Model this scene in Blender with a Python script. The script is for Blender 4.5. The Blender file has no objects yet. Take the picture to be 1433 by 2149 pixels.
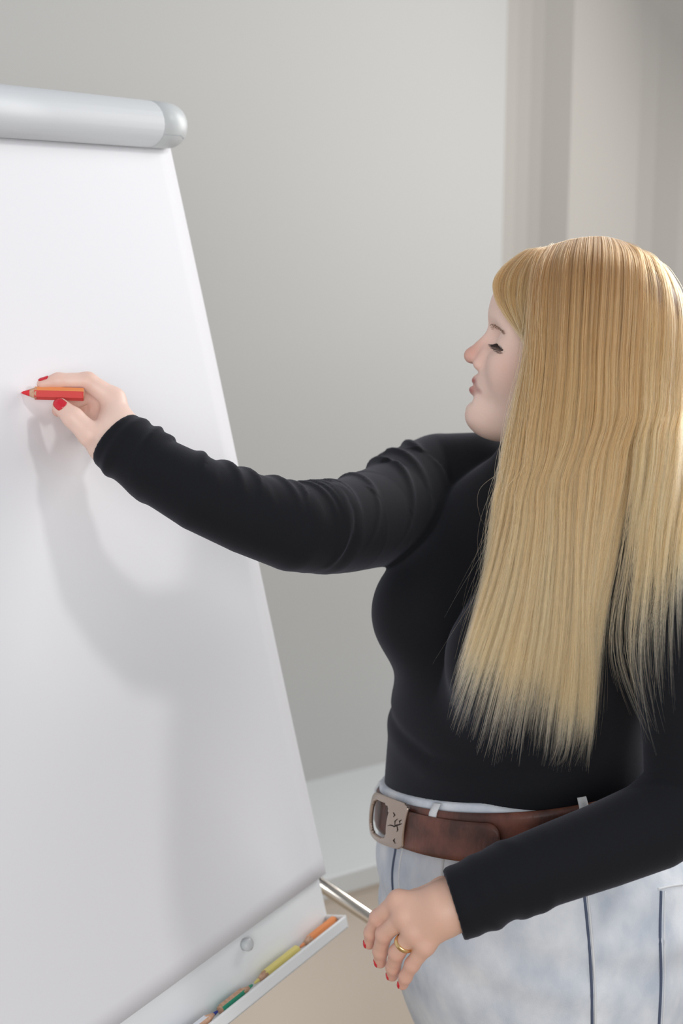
import bpy, math, random
import numpy as np
from mathutils import Vector, Matrix
from mathutils.bvhtree import BVHTree

# ------------------------------------------------------------------ camera, light, exposure
FPX, CX, CY, HOR, CAM_H = 2985.0, 716.5, 1074.5, 462.0, 1.70
PITCH = math.atan((CY - HOR) / FPX)
cP, sP = math.cos(PITCH), math.sin(PITCH)
scene = bpy.context.scene
col = scene.collection
cam_d = bpy.data.cameras.new('camera'); cam = bpy.data.objects.new('camera', cam_d); col.objects.link(cam)
cam.location = (0, 0, CAM_H); cam.rotation_euler = (math.pi / 2 - PITCH, 0, 0)
cam_d.sensor_fit = 'VERTICAL'; cam_d.sensor_height = 36.0; cam_d.sensor_width = 24.0
cam_d.lens = FPX * 36.0 / 2149.0
cam_d.clip_start = 0.05
cam_d.dof.use_dof = True; cam_d.dof.focus_distance = 1.56; cam_d.dof.aperture_fstop = 4.0
scene.camera = cam

world = bpy.data.worlds.new('world'); scene.world = world; world.use_nodes = True
bg = world.node_tree.nodes['Background']
bg.inputs[0].default_value = (0.93, 0.95, 1.0, 1); bg.inputs[1].default_value = 0.49

def area_light(name, loc, target, sx, sy, power, color=(1, 1, 1)):
    d = bpy.data.lights.new(name, 'AREA'); d.shape = 'RECTANGLE'; d.size = sx; d.size_y = sy; d.energy = power; d.color = color
    o = bpy.data.objects.new(name, d); col.objects.link(o); o.location = loc
    o.rotation_euler = (Vector(target) - Vector(loc)).to_track_quat('-Z', 'Y').to_euler()
    return o
area_light('window_light_side', (2.30, 0.80, 3.30), (-0.3, 1.6, 1.4), 0.30, 0.34, 19, (1.0, 0.985, 0.97))
area_light('window_light_back', (1.38, 2.78, 2.2), (0.3, 1.64, 1.45), 0.7, 1.3, 30, (1.0, 0.985, 0.965))
area_light('fill_light_room', (0.2, -2.6, 2.1), (0.0, 1.7, 1.3), 2.6, 1.7, 80, (1.0, 0.995, 0.985))  # fill lamp added behind the camera to brighten board, face and hair

vs = scene.view_settings
vs.view_transform = 'Standard'; vs.look = 'None'; vs.gamma = 1.0; vs.use_curve_mapping = False; vs.exposure = 0.0

# ------------------------------------------------------------------ helpers
rng = np.random.default_rng(7); random.seed(7)
A = lambda *v: np.array(v, dtype=np.float64)
def nrm(v): v = np.asarray(v, float); return v / np.linalg.norm(v)
def ray(px, py):
    x = (px - CX) / FPX; v = (CY - py) / FPX
    return A(x, cP + v * sP, -sP + v * cP)
def P(px, py, Y):
    """world point seen at a photo pixel, Y metres in front of the camera"""
    r = ray(px, py); return A(0, 0, CAM_H) + r * (Y / r[1])

def tag(o, label=None, cat=None, group=None, kind=None):
    for k, v in (('label', label), ('category', cat), ('group', group), ('kind', kind)):
        if v: o[k] = v
    return o
def empty(name, loc):
    o = bpy.data.objects.new(name, None); o.location = loc; col.objects.link(o); o.empty_display_size = 0.05; return o
def mesh_obj(name, verts, faces, m, parent=None, smooth=False, quads=None):
    me = bpy.data.meshes.new(name)
    if quads is not None:
        verts = np.asarray(verts, np.float32); q = np.asarray(quads, np.int32)
        me.vertices.add(len(verts)); me.vertices.foreach_set('co', verts.ravel())
        me.loops.add(q.size); me.loops.foreach_set('vertex_index', q.ravel())
        me.polygons.add(len(q)); me.polygons.foreach_set('loop_start', np.arange(0, q.size, 4, dtype=np.int32))
        me.update(calc_edges=True); me.validate()
    else:
        me.from_pydata([tuple(v) for v in verts], [], faces); me.update()
    if smooth: me.polygons.foreach_set('use_smooth', np.ones(len(me.polygons), bool))
    if m: me.materials.append(m)
    o = bpy.data.objects.new(name, me); col.objects.link(o)
    if parent is not None:
        o.parent = parent; o.matrix_parent_inverse = Matrix.Translation(parent.location).inverted() if parent.type == 'EMPTY' else Matrix.Identity(4)
    return o
def bevel(o, w, seg=2):
    b = o.modifiers.new('bevel', 'BEVEL'); b.width = w; b.segments = seg; b.limit_method = 'ANGLE'; b.angle_limit = math.radians(35)
    return o

class MB:
    """collects simple shapes into one mesh"""
    def __init__(s): s.v = []; s.f = []
    def add(s, v, f):
        n = len(s.v); s.v += [tuple(map(float, p)) for p in v]; s.f += [tuple(i + n for i in q) for q in f]
    def box(s, o, ax, ay, az):
        """box with one corner o and three edge vectors"""
        o, ax, ay, az = map(np.asarray, (o, ax, ay, az))
        v = [o + i * ax + j * ay + k * az for k in (0, 1) for j in (0, 1) for i in (0, 1)]
        f = [(0, 2, 3, 1), (4, 5, 7, 6), (0, 1, 5, 4), (2, 6, 7, 3), (0, 4, 6, 2), (1, 3, 7, 5)]
        if np.dot(np.cross(ax, ay), az) < 0: f = [q[::-1] for q in f]
        s.add(v, f)
    def tube(s, pts, rads, n=12, cap=True, ref=(0, 0, 1), flat=1.0):
        pts = [np.asarray(p, float) for p in pts]
        if not hasattr(rads, '__len__'): rads = [rads] * len(pts)
        rings = []; ref = np.asarray(ref, float)
        for i, p in enumerate(pts):
            t = nrm(pts[min(i + 1, len(pts) - 1)] - pts[max(i - 1, 0)])
            r0 = ref if abs(np.dot(ref, t)) < 0.95 else A(1, 0, 0)
            a = nrm(np.cross(r0, t)); b = np.cross(t, a)
            rings.append([p + rads[i] * (math.cos(k * 2 * math.pi / n) * a + flat * math.sin(k * 2 * math.pi / n) * b) for k in range(n)])
        v = [q for r in rings for q in r]; f = []
        for i in range(len(pts) - 1):
            for k in range(n):
                f.append((i * n + k, i * n + (k + 1) % n, (i + 1) * n + (k + 1) % n, (i + 1) * n + k))
        if cap:
            f.append(tuple(range(n - 1, -1, -1))); f.append(tuple((len(pts) - 1) * n + k for k in range(n)))
        s.add(v, f)
    def build(s, name, m, parent=None, smooth=False):
        return mesh_obj(name, s.v, s.f, m, parent, smooth)

def catmull(pts, n):
    pts = np.asarray(pts, float); q = np.vstack([2 * pts[0] - pts[1], pts, 2 * pts[-1] - pts[-2]])
    seg = np.linalg.norm(np.diff(pts[:, :3], axis=0), axis=1); cum = np.concatenate([[0], np.cumsum(seg)]); cum /= cum[-1]
    out = []
    for u in np.linspace(0, 1, n):
        i = min(max(np.searchsorted(cum, u, side='right') - 1, 0), len(pts) - 2)
        t = (u - cum[i]) / max(cum[i + 1] - cum[i], 1e-9)
        a, b, c, d = q[i], q[i + 1], q[i + 2], q[i + 3]
        out.append(0.5 * (2 * b + (c - a) * t + (2 * a - 5 * b + 4 * c - d) * t * t + (3 * b - a - 3 * c + d) * t ** 3))
    return np.array(out)

# ------------------------------------------------------------------ materials
def mat(name, color, rough=0.6, metal=0.0, **kw):
    m = bpy.data.materials.new(name); m.use_nodes = True
    b = m.node_tree.nodes['Principled BSDF']
    b.inputs['Base Color'].default_value = (*color, 1); b.inputs['Roughness'].default_value = rough; b.inputs['Metallic'].default_value = metal
    for k, v in kw.items(): b.inputs[k.replace('_', ' ')].default_value = v
    return m
def nodes(m): return m.node_tree.nodes, m.node_tree.links, m.node_tree.nodes['Principled BSDF']
def noise_colour(m, c1, c2, scale, detail=4, lo=0.35, hi=0.65, mapping=(1, 1, 1)):
    N, L, b = nodes(m)
    tc = N.new('ShaderNodeTexCoord'); mp = N.new('ShaderNodeMapping'); mp.inputs['Scale'].default_value = mapping
    n = N.new('ShaderNodeTexNoise'); n.inputs['Scale'].default_value = scale; n.inputs['Detail'].default_value = detail
    r = N.new('ShaderNodeValToRGB'); r.color_ramp.elements[0].position = lo; r.color_ramp.elements[1].position = hi
    r.color_ramp.elements[0].color = (*c1, 1); r.color_ramp.elements[1].color = (*c2, 1)
    L.new(tc.outputs['Object'], mp.inputs[0]); L.new(mp.outputs[0], n.inputs['Vector']); L.new(n.outputs['Fac'], r.inputs[0]); L.new(r.outputs[0], b.inputs['Base Color'])
    return r
def noise_bump(m, scale, dist, strength=0.5, detail=3, mapping=(1, 1, 1)):
    N, L, b = nodes(m)
    tc = N.new('ShaderNodeTexCoord'); mp = N.new('ShaderNodeMapping'); mp.inputs['Scale'].default_value = mapping
    n = N.new('ShaderNodeTexNoise'); n.inputs['Scale'].default_value = scale; n.inputs['Detail'].default_value = detail
    bp = N.new('ShaderNodeBump'); bp.inputs['Distance'].default_value = dist; bp.inputs['Strength'].default_value = strength
    L.new(tc.outputs['Object'], mp.inputs[0]); L.new(mp.outputs[0], n.inputs['Vector']); L.new(n.outputs['Fac'], bp.inputs['Height']); L.new(bp.outputs[0], b.inputs['Normal'])

M = {}
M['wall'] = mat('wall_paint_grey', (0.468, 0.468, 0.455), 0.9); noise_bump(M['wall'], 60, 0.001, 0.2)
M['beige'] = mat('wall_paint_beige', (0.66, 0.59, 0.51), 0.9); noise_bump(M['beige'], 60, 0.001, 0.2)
M['pier'] = mat('wall_paint_pier_shaded', (0.40, 0.38, 0.352), 0.9)  # beige tint; the pier's weaker light is put into the colour as darkening
M['sill'] = mat('sill_white', (0.58, 0.60, 0.60), 0.45)
M['floor'] = mat('floor_wood', (0.40, 0.32, 0.24), 0.5); noise_colour(M['floor'], (0.34, 0.27, 0.2), (0.46, 0.38, 0.29), 3, mapping=(1, 12, 1))
M['paper'] = mat('paper', (0.76, 0.76, 0.79), 0.8)
M['board'] = mat('enamel_board', (0.80, 0.82, 0.83), 0.25)
M['tube'] = mat('top_tube', (0.55, 0.575, 0.60), 0.5)
M['cap'] = mat('end_cap', (0.54, 0.565, 0.57), 0.4)
M['gap'] = mat('seam_gap', (0.35, 0.38, 0.40), 0.7)
M['traym'] = mat('tray_plastic', (0.82, 0.83, 0.83), 0.4)
M['chrome'] = mat('satin_chrome', (0.78, 0.73, 0.66), 0.18, 1.0)
M['rubber'] = mat('rubber', (0.03, 0.03, 0.03), 0.7)
M['magnet'] = mat('magnet_grey', (0.55, 0.57, 0.58), 0.4)
M['wood'] = mat('pencil_wood', (0.60, 0.36, 0.24), 0.7); noise_colour(M['wood'], (0.52, 0.30, 0.19), (0.66, 0.42, 0.29), 200)
for nm, c in dict(red=(0.62, 0.035, 0.03), orange=(0.85, 0.30, 0.10), yellow=(0.80, 0.68, 0.22), green=(0.03, 0.33, 0.20), blue=(0.012, 0.03, 0.24), white=(0.78, 0.80, 0.86)).items():
    M['lacq_' + nm] = mat('lacquer_' + nm, c, 0.55)
M['lacq_wood'] = M['wood']
M['lead_red'] = mat('lead_red', (0.70, 0.02, 0.03), 0.6)
M['nail'] = mat('nail_varnish', (0.60, 0.012, 0.03), 0.18)
M['gold'] = mat('gold', (0.83, 0.58, 0.28), 0.22, 1.0)
M['buckle'] = mat('buckle_metal', (0.50, 0.41, 0.35), 0.30, 1.0); noise_bump(M['buckle'], 120, 0.001, 0.35)
M['buckle_crack'] = mat('buckle_crack', (0.05, 0.035, 0.03), 0.6, 0.6)
M['leather'] = mat('belt_leather', (0.12, 0.04, 0.03), 0.42)
noise_colour(M['leather'], (0.055, 0.018, 0.012), (0.17, 0.055, 0.035), 28, 6); noise_bump(M['leather'], 260, 0.0008, 0.55, mapping=(1, 1, 0.18))
M['denim'] = mat('washed_denim', (0.5, 0.53, 0.57), 0.85)
noise_colour(M['denim'], (0.47, 0.52, 0.60), (0.72, 0.75, 0.79), 22, 8, 0.30, 0.70, mapping=(1, 1, 0.7)); noise_bump(M['denim'], 900, 0.0006, 0.5, mapping=(1, 1, 0.5))
M['seam_dark'] = mat('denim_seam_dark', (0.075, 0.095, 0.15), 0.9)  # dark line along the seams and pocket edge
M['seam_light'] = mat('denim_seam_light', (0.66, 0.68, 0.70), 0.85)
M['knit'] = mat('black_knit', (0.0085, 0.009, 0.0115), 0.85)
N_, L_, b_ = nodes(M['knit']); b_.inputs['Sheen Weight'].default_value = 0.13; b_.inputs['Sheen Roughness'].default_value = 0.45; b_.inputs['Sheen Tint'].default_value = (0.72, 0.74, 0.9, 1); b_.inputs['Specular IOR Level'].default_value = 0.15
noise_bump(M['knit'], 1400, 0.0005, 0.45)
M['shoe'] = mat('shoe_leather', (0.03, 0.03, 0.035), 0.5)
M['lash'] = mat('lash', (0.02, 0.012, 0.01), 0.6)
M['brow'] = mat('brow_hair', (0.30, 0.19, 0.125), 0.7)
M['eye_white'] = mat('eye', (0.75, 0.72, 0.70), 0.15)
M['iris'] = mat('iris', (0.10, 0.12, 0.14), 0.1)
# skin: tint attribute holds skin colour (lips, cheeks, knuckles; face paler, left hand darker)
M['skin'] = mat('skin', (0.6, 0.38, 0.30), 0.48)
N_, L_, b_ = nodes(M['skin'])
at_ = N_.new('ShaderNodeAttribute'); at_.attribute_name = 'tint'; L_.new(at_.outputs['Color'], b_.inputs['Base Color'])
b_.inputs['Subsurface Weight'].default_value = 0.25; b_.inputs['Subsurface Radius'].default_value = (0.012, 0.005, 0.003); b_.inputs['Subsurface Scale'].default_value = 0.6
noise_bump(M['skin'], 420, 0.0005, 0.25)
# hair: lighter towards the tips, each strand slightly different
M['hair'] = bpy.data.materials.new('blonde_hair'); M['hair'].use_nodes = True
N_ = M['hair'].node_tree.nodes; L_ = M['hair'].node_tree.links; N_.remove(N_['Principled BSDF'])
hb = N_.new('ShaderNodeBsdfHairPrincipled'); hb.model = 'CHIANG'; hb.parametrization = 'COLOR'
hi = N_.new('ShaderNodeHairInfo')
r1 = N_.new('ShaderNodeValToRGB'); e = r1.color_ramp.elements
e[0].position = 0.0; e[0].color = (0.28, 0.145, 0.06, 1); e[1].position = 1.0; e[1].color = (1.0, 0.50, 0.235, 1)
em = r1.color_ramp.elements.new(0.45); em.color = (0.55, 0.275, 0.108, 1)
r2 = N_.new('ShaderNodeValToRGB'); e = r2.color_ramp.elements
e[0].position = 0.0; e[0].color = (0.48, 0.42, 0.36, 1); e[1].position = 1.0; e[1].color = (1.35, 1.36, 1.38, 1)
mx = N_.new('ShaderNodeMix'); mx.data_type = 'RGBA'; mx.blend_type = 'MULTIPLY'; mx.inputs['Factor'].default_value = 1.0
L_.new(hi.outputs['Intercept'], r1.inputs[0]); L_.new(hi.outputs['Random'], r2.inputs[0])
L_.new(r1.outputs[0], mx.inputs['A']); L_.new(r2.outputs[0], mx.inputs['B']); L_.new(mx.outputs['Result'], hb.inputs['Color'])
hb.inputs['Roughness'].default_value = 0.35; hb.inputs['Radial Roughness'].default_value = 0.5
L_.new(hb.outputs[0], N_['Material Output'].inputs['Surface'])

# ------------------------------------------------------------------ room
SILL_Z = 0.46
w0 = A(-0.035, 2.57, 0); wd = nrm(A(0.84, 0.54, 0)); wn = A(wd[1], -wd[0], 0)     # lower wall: along, towards the room
def wall_prism(name, pts, z0, z1, m):
    """closed wall body over a plan polygon"""
    n = len(pts); v = [(p[0], p[1], z0) for p in pts] + [(p[0], p[1], z1) for p in pts]
    f = [tuple(range(n - 1, -1, -1)), tuple(range(n, 2 * n))] + [(i, (i + 1) % n, n + (i + 1) % n, n + i) for i in range(n)]
    return tag(mesh_obj(name, v, f, m), kind='structure')
def at_w(s, back): q = w0 + wd * s - wn * back; return (q[0], q[1])
wall_prism('wall_back_lower', [at_w(-1.6, 0), at_w(2.3, 0), at_w(2.3, 0.9), at_w(-1.6, 0.9)], 0, SILL_Z - 0.045, M['beige'])
NB = 0.40      # how far the niche lies back
o = MB(); q = w0 + wd * -1.6 + wn * 0.03; o.box(A(q[0], q[1], SILL_Z - 0.045), wd * 3.9, -wn * (NB + 0.1), A(0, 0, 0.045))
bevel(tag(o.build('trim_1', M['sill']), kind='structure'), 0.004)
s1 = 0.735
wall_prism('wall_back', [at_w(-1.6, NB), at_w(s1, NB), at_w(s1, NB + 0.2), at_w(-1.6, NB + 0.2)], SILL_Z, 3.2, M['wall'])
# pier at the end of the niche: a reveal, a face, a second reveal
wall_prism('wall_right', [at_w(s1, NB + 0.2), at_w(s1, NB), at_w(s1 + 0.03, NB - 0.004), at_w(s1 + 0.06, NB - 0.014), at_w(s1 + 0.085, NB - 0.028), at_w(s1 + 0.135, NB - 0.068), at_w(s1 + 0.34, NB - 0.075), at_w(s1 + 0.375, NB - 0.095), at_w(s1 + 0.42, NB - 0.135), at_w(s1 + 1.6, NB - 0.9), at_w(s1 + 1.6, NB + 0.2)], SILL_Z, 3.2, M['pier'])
o = MB(); o.box(A(-3, -1.5, -0.05), A(7, 0, 0), A(0, 6.5, 0), A(0, 0, 0.05)); tag(o.build('floor', M['floor']), kind='structure')

# ------------------------------------------------------------------ flip chart
bd = nrm(A(0.51742172, 0.85573054, 0)); be = nrm(A(0.20342271, -0.12300055, -0.97133417)); bn = nrm(np.cross(be, bd)); bn = bn if bn[1] < 0 else -bn
PT = A(-0.22216378, 1.90136355, 1.78898897)          # top right corner of the paper
def B(u, v, w=0.0): return PT + bd * u + be * v + bn * w   # along the board, down the board, out of the board
chart = empty('flip_chart_easel', (float(B(-0.34, 0)[0]), float(B(-0.34, 0)[1] + 0.1), 0))
tag(chart, 'white flip chart easel with blank paper pad, rounded top rail and pencil tray', 'flip chart')
def bbox(mb, u0, u1, v0, v1, w0_, w1_): mb.box(B(u0, v0, w0_), bd * (u1 - u0), be * (v1 - v0), bn * (w1_ - w0_))
BW = 0.70
o = MB(); bbox(o, -BW, -0.006, 0.0, 1.052, -0.024, -0.005); bevel(o.build('back_board', M['board'], chart), 0.003)
# pad: front sheet with slightly wavy edge and the sheets behind it
nu, nv = 24, 40; V = []; F = []
for j in range(nv + 1):
    for i in range(nu + 1):
        u = -BW + 0.01 + (BW - 0.01) * i / nu; v = -0.015 + 0.995 * j / nv
        lift = 0.0012 + 0.0016 * (v > 0.5) * (v - 0.5) * math.sin(3.0 + u * 9) + 0.004 * max(0, (v - 0.85)) * (1 + math.sin(u * 14 + 1))
        V.append(B(u + 0.0009 * math.sin(v * 7) * (i == nu), v, lift))
for j in range(nv):
    for i in range(nu):
        a = j * (nu + 1) + i; F.append((a, a + nu + 1, a + nu + 2, a + 1))
sh = mesh_obj('paper_sheet', V, F, M['paper'], chart, True)
sm = sh.modifiers.new('solid', 'SOLIDIFY'); sm.thickness = 0.0006; sm.offset = -1
o = MB(); bbox(o, -BW + 0.012, -0.003, -0.01, 0.976, -0.005, 0.0); o.build('paper_pad', M['paper'], chart)
# top rail: rounded profile along the board
def rail_profile(scale=1.0, n=24):
    r = 0.0275 * scale; pr = []
    for k in range(n):
        t = 2 * math.pi * k / n
        pr.append((-0.027 + r * 1.05 * math.sin(t), 0.014 + r * math.cos(t)))
    return pr
def rail(u0, u1, scale, name, m, us=None, scs=None):
    us = us or [u0, u1]; scs = scs or [scale] * len(us); V = []; F = []; n = 24
    for u, s in zip(us, scs): V += [B(u, v, w) for v, w in rail_profile(s)]
    for i in range(len(us) - 1):
        for k in range(n): F.append((i * n + k, (i + 1) * n + k, (i + 1) * n + (k + 1) % n, i * n + (k + 1) % n))
    F.append(tuple(range(n))); F.append(tuple((len(us) - 1) * n + k for k in range(n - 1, -1, -1)))
    return mesh_obj(name, V, F, m, chart, True)
rl = rail(-BW - 0.02, -0.054, 1.0, 'top_rail', M['tube'])
rail(0, 0, 1, 'rail_gap', M['gap'], [-0.0545, -0.0528], [0.965, 0.965])
rail(0, 0, 1, 'end_cap', M['cap'], [-0.053, -0.020, -0.010, -0.003, 0.001, 0.003], [1.008, 1.0, 0.97, 0.88, 0.70, 0.40])
o = MB(); o.tube([B(-0.052, -0.0085, 0.0348), B(-0.018, -0.0085, 0.0345), B(-0.008, -0.006, 0.031)], 0.0006, 6); o.build('cap_seam', M['gap'], chart)
# tray: floor, front lip, end
tr0, tr1 = 1.036, 1.052
o = MB(); bbox(o, -BW, -0.008, tr1 - 0.005, tr1, -0.006, 0.027); bbox(o, -BW, -0.008, tr0 - 0.001, tr1, 0.0225, 0.027)
bevel(o.build('pencil_tray', M['traym'], chart), 0.0025, 3)
o = MB(); bbox(o, -0.012, -0.008, tr0 - 0.002, tr1, -0.006, 0.027); bevel(o.build('tray_end', M['traym'], chart), 0.0015, 2)
# legs
def leg(a, b, name='leg'):
    m = MB(); m.tube([a, b], 0.0095, 20); l = m.build(name, M['chrome'], chart, True)
    m2 = MB(); d = nrm(b - a); m2.tube([b - d * 0.05, b], 0.0125, 16); f_ = m2.build('rubber_foot', M['rubber'], l, True); f_.matrix_parent_inverse = l.matrix_world.inverted() if False else Matrix.Translation(-chart.location) @ Matrix.Identity(4)
    f_.parent = l; f_.matrix_parent_inverse = Matrix.Identity(4)
    return l
lt = P(640, 1834, 1.84)
leg(lt, A(0.60, 2.50, 0.0))
leg(B(-0.58, 0.3, -0.04), A(-0.98, 1.95, 0.0)); leg(B(-0.60, 1.0, -0.035), A(-0.50, 1.10, 0.0))
o = MB(); bbox(o, -0.62, -0.06, 0.28, 0.33, -0.045, -0.024); o.build('back_brace', M['board'], chart); o = MB(); bbox(o, -0.62, -0.06, 0.97, 1.02, -0.045, -0.024); o.build('back_brace', M['board'], chart)
# magnet on the strip under the paper
def lathe(prof, c, ax, n, name, m, parent=None):
    ax = nrm(ax); a = nrm(np.cross(ax, A(0.3, 0.2, 1))); b = np.cross(ax, a); V = []; F = []
    for h, r in prof: V += [c + ax * h + r * (math.cos(2 * math.pi * k / n) * a + math.sin(2 * math.pi * k / n) * b) for k in range(n)]
    for i in range(len(prof) - 1):
        for k in range(n): F.append((i * n + k, i * n + (k + 1) % n, (i + 1) * n + (k + 1) % n, (i + 1) * n + k))
    F.append(tuple(range(n - 1, -1, -1))); F.append(tuple((len(prof) - 1) * n + k for k in range(n)))
    return mesh_obj(name, V, F, m, parent, True)
def onb(px, py, w=0.0):
    r = ray(px, py); k = np.dot(PT + bn * w - A(0, 0, CAM_H), bn) / np.dot(r, bn); return A(0, 0, CAM_H) + r * k
mg = lathe([(0, 0.0075), (0.004, 0.0078), (0.007, 0.0082), (0.0095, 0.0072), (0.0105, 0.004)], onb(512, 1982, -0.005), bn, 24, 'round_magnet', M['magnet'])
tag(mg, 'small round grey magnet stuck on the white board strip under the paper', 'magnet')

# ------------------------------------------------------------------ pencils
def pencil(tip, end, r, colour, name, label, group=None, facet=None, cone=0.024, lead_len=0.009, roll=0.0, side='red'):
    tip, end = np.asarray(tip, float), np.asarray(end, float); ax = nrm(end - tip); Ln = np.linalg.norm(end - tip)
    root = empty(name, tuple(map(float, (tip + end) / 2))); tag(root, label, 'pencil', group)
    a = nrm(np.cross(ax, A(0, 0, 1))); b = np.cross(ax, a)
    def ring(h, rr, n, ph=0.0): return [tip + ax * h + rr * (math.cos(roll + ph + 2 * math.pi * k / n) * a + math.sin(roll + ph + 2 * math.pi * k / n) * b) for k in range(n)]
    def loft(rings, nm, m):
        n = len(rings[0]); V = [q for rr in rings for q in rr]; F = []
        for i in range(len(rings) - 1):
            for k in range(n): F.append((i * n + k, i * n + (k + 1) % n, (i + 1) * n + (k + 1) % n, (i + 1) * n + k))
        F.append(tuple(range(n - 1, -1, -1))); F.append(tuple((len(rings) - 1) * n + k for k in range(n)))
        return mesh_obj(nm, V, F, m, root)
    rl_ = r * lead_len / cone
    loft([ring(0.0, 0.0006, 18), ring(0.002, 0.0016, 18), ring(lead_len, rl_, 18)], 'lead_tip', M['lead_' + colour] if 'lead_' + colour in M else M['lacq_' + colour])
    wood = loft([ring(lead_len, rl_, 18), ring(cone, r * 0.97, 18)], 'wood_cone', M['wood'])
    for p_ in wood.data.polygons: p_.use_smooth = True
    body = loft([ring(cone - 0.002, r * 0.985, 6), ring(cone, r, 6), ring(Ln - 0.001, r, 6), ring(Ln, r * 0.94, 6)], 'barrel', M['lacq_' + colour])
    if facet:                                   # barrels with facets left in another colour
        order = sorted(range(6), key=lambda k_: -float(np.dot(np.array(body.data.polygons[6 + k_].normal), A(0, -0.30, 0.95))))
        for rank, cn in facet:
            if M['lacq_' + cn].name not in [m_.name for m_ in body.data.materials]: body.data.materials.append(M['lacq_' + cn])
            si = [m_.name for m_ in body.data.materials].index(M['lacq_' + cn].name)
            for row in range(3): body.data.polygons[row * 6 + order[rank]].material_index = si
    lathe([(0, r * 0.84), (0.0006, r * 0.84), (0.0007, r * 0.5)], end, ax, 16, 'end_face', M['wood'], root)
    return root
TIP = onb(45, 824, 0.0018); PEND = P(176, 828, 1.562)
pencil(TIP, PEND, 0.0072, 'red', 'jumbo_pencil', 'short thick red pencil held against the paper by the raised hand', None, [(0, 'orange')], 0.0165, 0.009, 0.45)
# pencils lying in the tray: distance along the board read at tray depth
def tray_u(px, py):
    q = onb(px, py, 0.010); return float(np.dot(q - PT, bd))
def tray_pencil(u_tip, u_end, colour, label, w=0.009, dv=0.0, r=0.0062, tw=0.0, **k):
    v = tr1 - 0.005 - r - 0.0006 + dv
    pencil(B(u_tip, v, w), B(u_end, v, w + tw), r, colour, 'jumbo_pencil', label, 'thick coloured pencils in the tray', **k)
ua = tray_u(700, 1902); ub = tray_u(622, 1950); uc = tray_u(525, 2020); ud = tray_u(445, 2078); ue = tray_u(365, 2140)
tray_pencil(ub, ua - 0.004, 'orange', 'thick orange pencil lying at the open end of the tray', w=0.009)
tray_pencil(uc, ub - 0.006, 'yellow', 'thick yellow pencil lying in the tray between the orange and green pencils', w=0.009)
tray_pencil(uc - 0.003, ud + 0.008, 'green', 'thick green pencil lying in the tray between the yellow and blue pencils', w=0.009, facet=[(0, 'wood')])
tray_pencil(ud - 0.002, ue - 0.016, 'blue', 'thick navy blue pencil with a white stripe lying in the tray', w=0.0135, dv=-0.004, facet=[(0, 'white'), (1, 'wood')])
tray_pencil(ue - 0.020, ue - 0.135, 'blue', 'thick plain blue pencil lying in the tray past the striped one', w=0.010)

# ------------------------------------------------------------------ signed distance tools
f32 = np.float32
def smin(a, b, k):
    h = np.maximum(k - np.abs(a - b), 0) / k; return np.minimum(a, b) - h * h * (k * 0.25)
def smax(a, b, k): return -smin(-a, -b, k)
def cone(p, a, b, ra, rb):
    a = np.asarray(a, f32); b = np.asarray(b, f32); ba = b - a; pa = p - a
    t = np.clip((pa @ ba) / f32(ba @ ba), 0, 1); q = pa - t[:, None] * ba
    return np.sqrt((q * q).sum(1)) - (ra + (rb - ra) * t)
def sph(p, c, r): q = p - np.asarray(c, f32); return np.sqrt((q * q).sum(1)) - r
def ell(p, c, r, R=None):
    q = p - np.asarray(c, f32)
    if R is not None: q = q @ np.asarray(R, f32).T
    r = np.asarray(r, f32); k0 = np.sqrt(((q / r) ** 2).sum(1)); k1 = np.sqrt(((q / (r * r)) ** 2).sum(1)) + 1e-9
    return k0 * (k0 - 1) / k1
class Loft:
    """stack of turned ellipses: rows of z, cx, cy, half width, half depth, turn"""
    def __init__(s, rows): s.r = np.array(rows, float)
    def at(s, z):
        out = []
        zz = s.r[:, 0]; t = np.clip(z, zz[0], zz[-1])
        i = np.clip(np.searchsorted(zz, t, side='right') - 1, 0, len(zz) - 2)
        u = (t - zz[i]) / (zz[i + 1] - zz[i]); u2 = u * u; u3 = u2 * u
        for c in range(1, 6):
            y = s.r[:, c]; m = np.gradient(y, zz); h = zz[i + 1] - zz[i]
            out.append((2 * u3 - 3 * u2 + 1) * y[i] + (u3 - 2 * u2 + u) * h * m[i] + (-2 * u3 + 3 * u2) * y[i + 1] + (u3 - u2) * h * m[i + 1])
        return out
    def field(s, p, off=0.0):
        cx, cy, a, b, ph = s.at(p[:, 2].astype(float)); ph = np.radians(ph)
        dx = p[:, 0] - cx; dy = p[:, 1] - cy; fx, fy = -np.cos(ph), -np.sin(ph)
        f = dx * fx + dy * fy; r = -dx * fy * -1 * 0 + dx * (fy) + dy * (-fx)
        a = a + off; b = b + off
        e_ = 2.25; k0 = (np.abs(r / a) ** e_ + np.abs(f / b) ** e_) ** (1 / e_)
        k1 = np.sqrt((r / (a * a)) ** 2 + (f / (b * b)) ** 2) + 1e-9
        d = k0 * (k0 - 1) / np.maximum(k1, 1e-6)
        return np.maximum(d, np.maximum(s.r[0, 0] - p[:, 2], p[:, 2] - s.r[-1, 0])).astype(f32)
    def point(s, th, z, off=0.0):
        cx, cy, a, b, ph = [float(v) for v in s.at(np.array([z]))[0:5]] if False else [float(v[0]) for v in s.at(np.array([float(z)]))]
        ph = math.radians(ph); F = A(-math.cos(ph), -math.sin(ph)); R = A(F[1], -F[0]) ; e_ = 2.25
        c_, s_ = math.cos(th), math.sin(th)
        rr = math.copysign(abs(c_) ** (2 / e_), c_) * (a + off); ff = math.copysign(abs(s_) ** (2 / e_), s_) * (b + off)
        q = A(cx, cy) + R * rr + F * ff
        return A(q[0], q[1], z)
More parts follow.
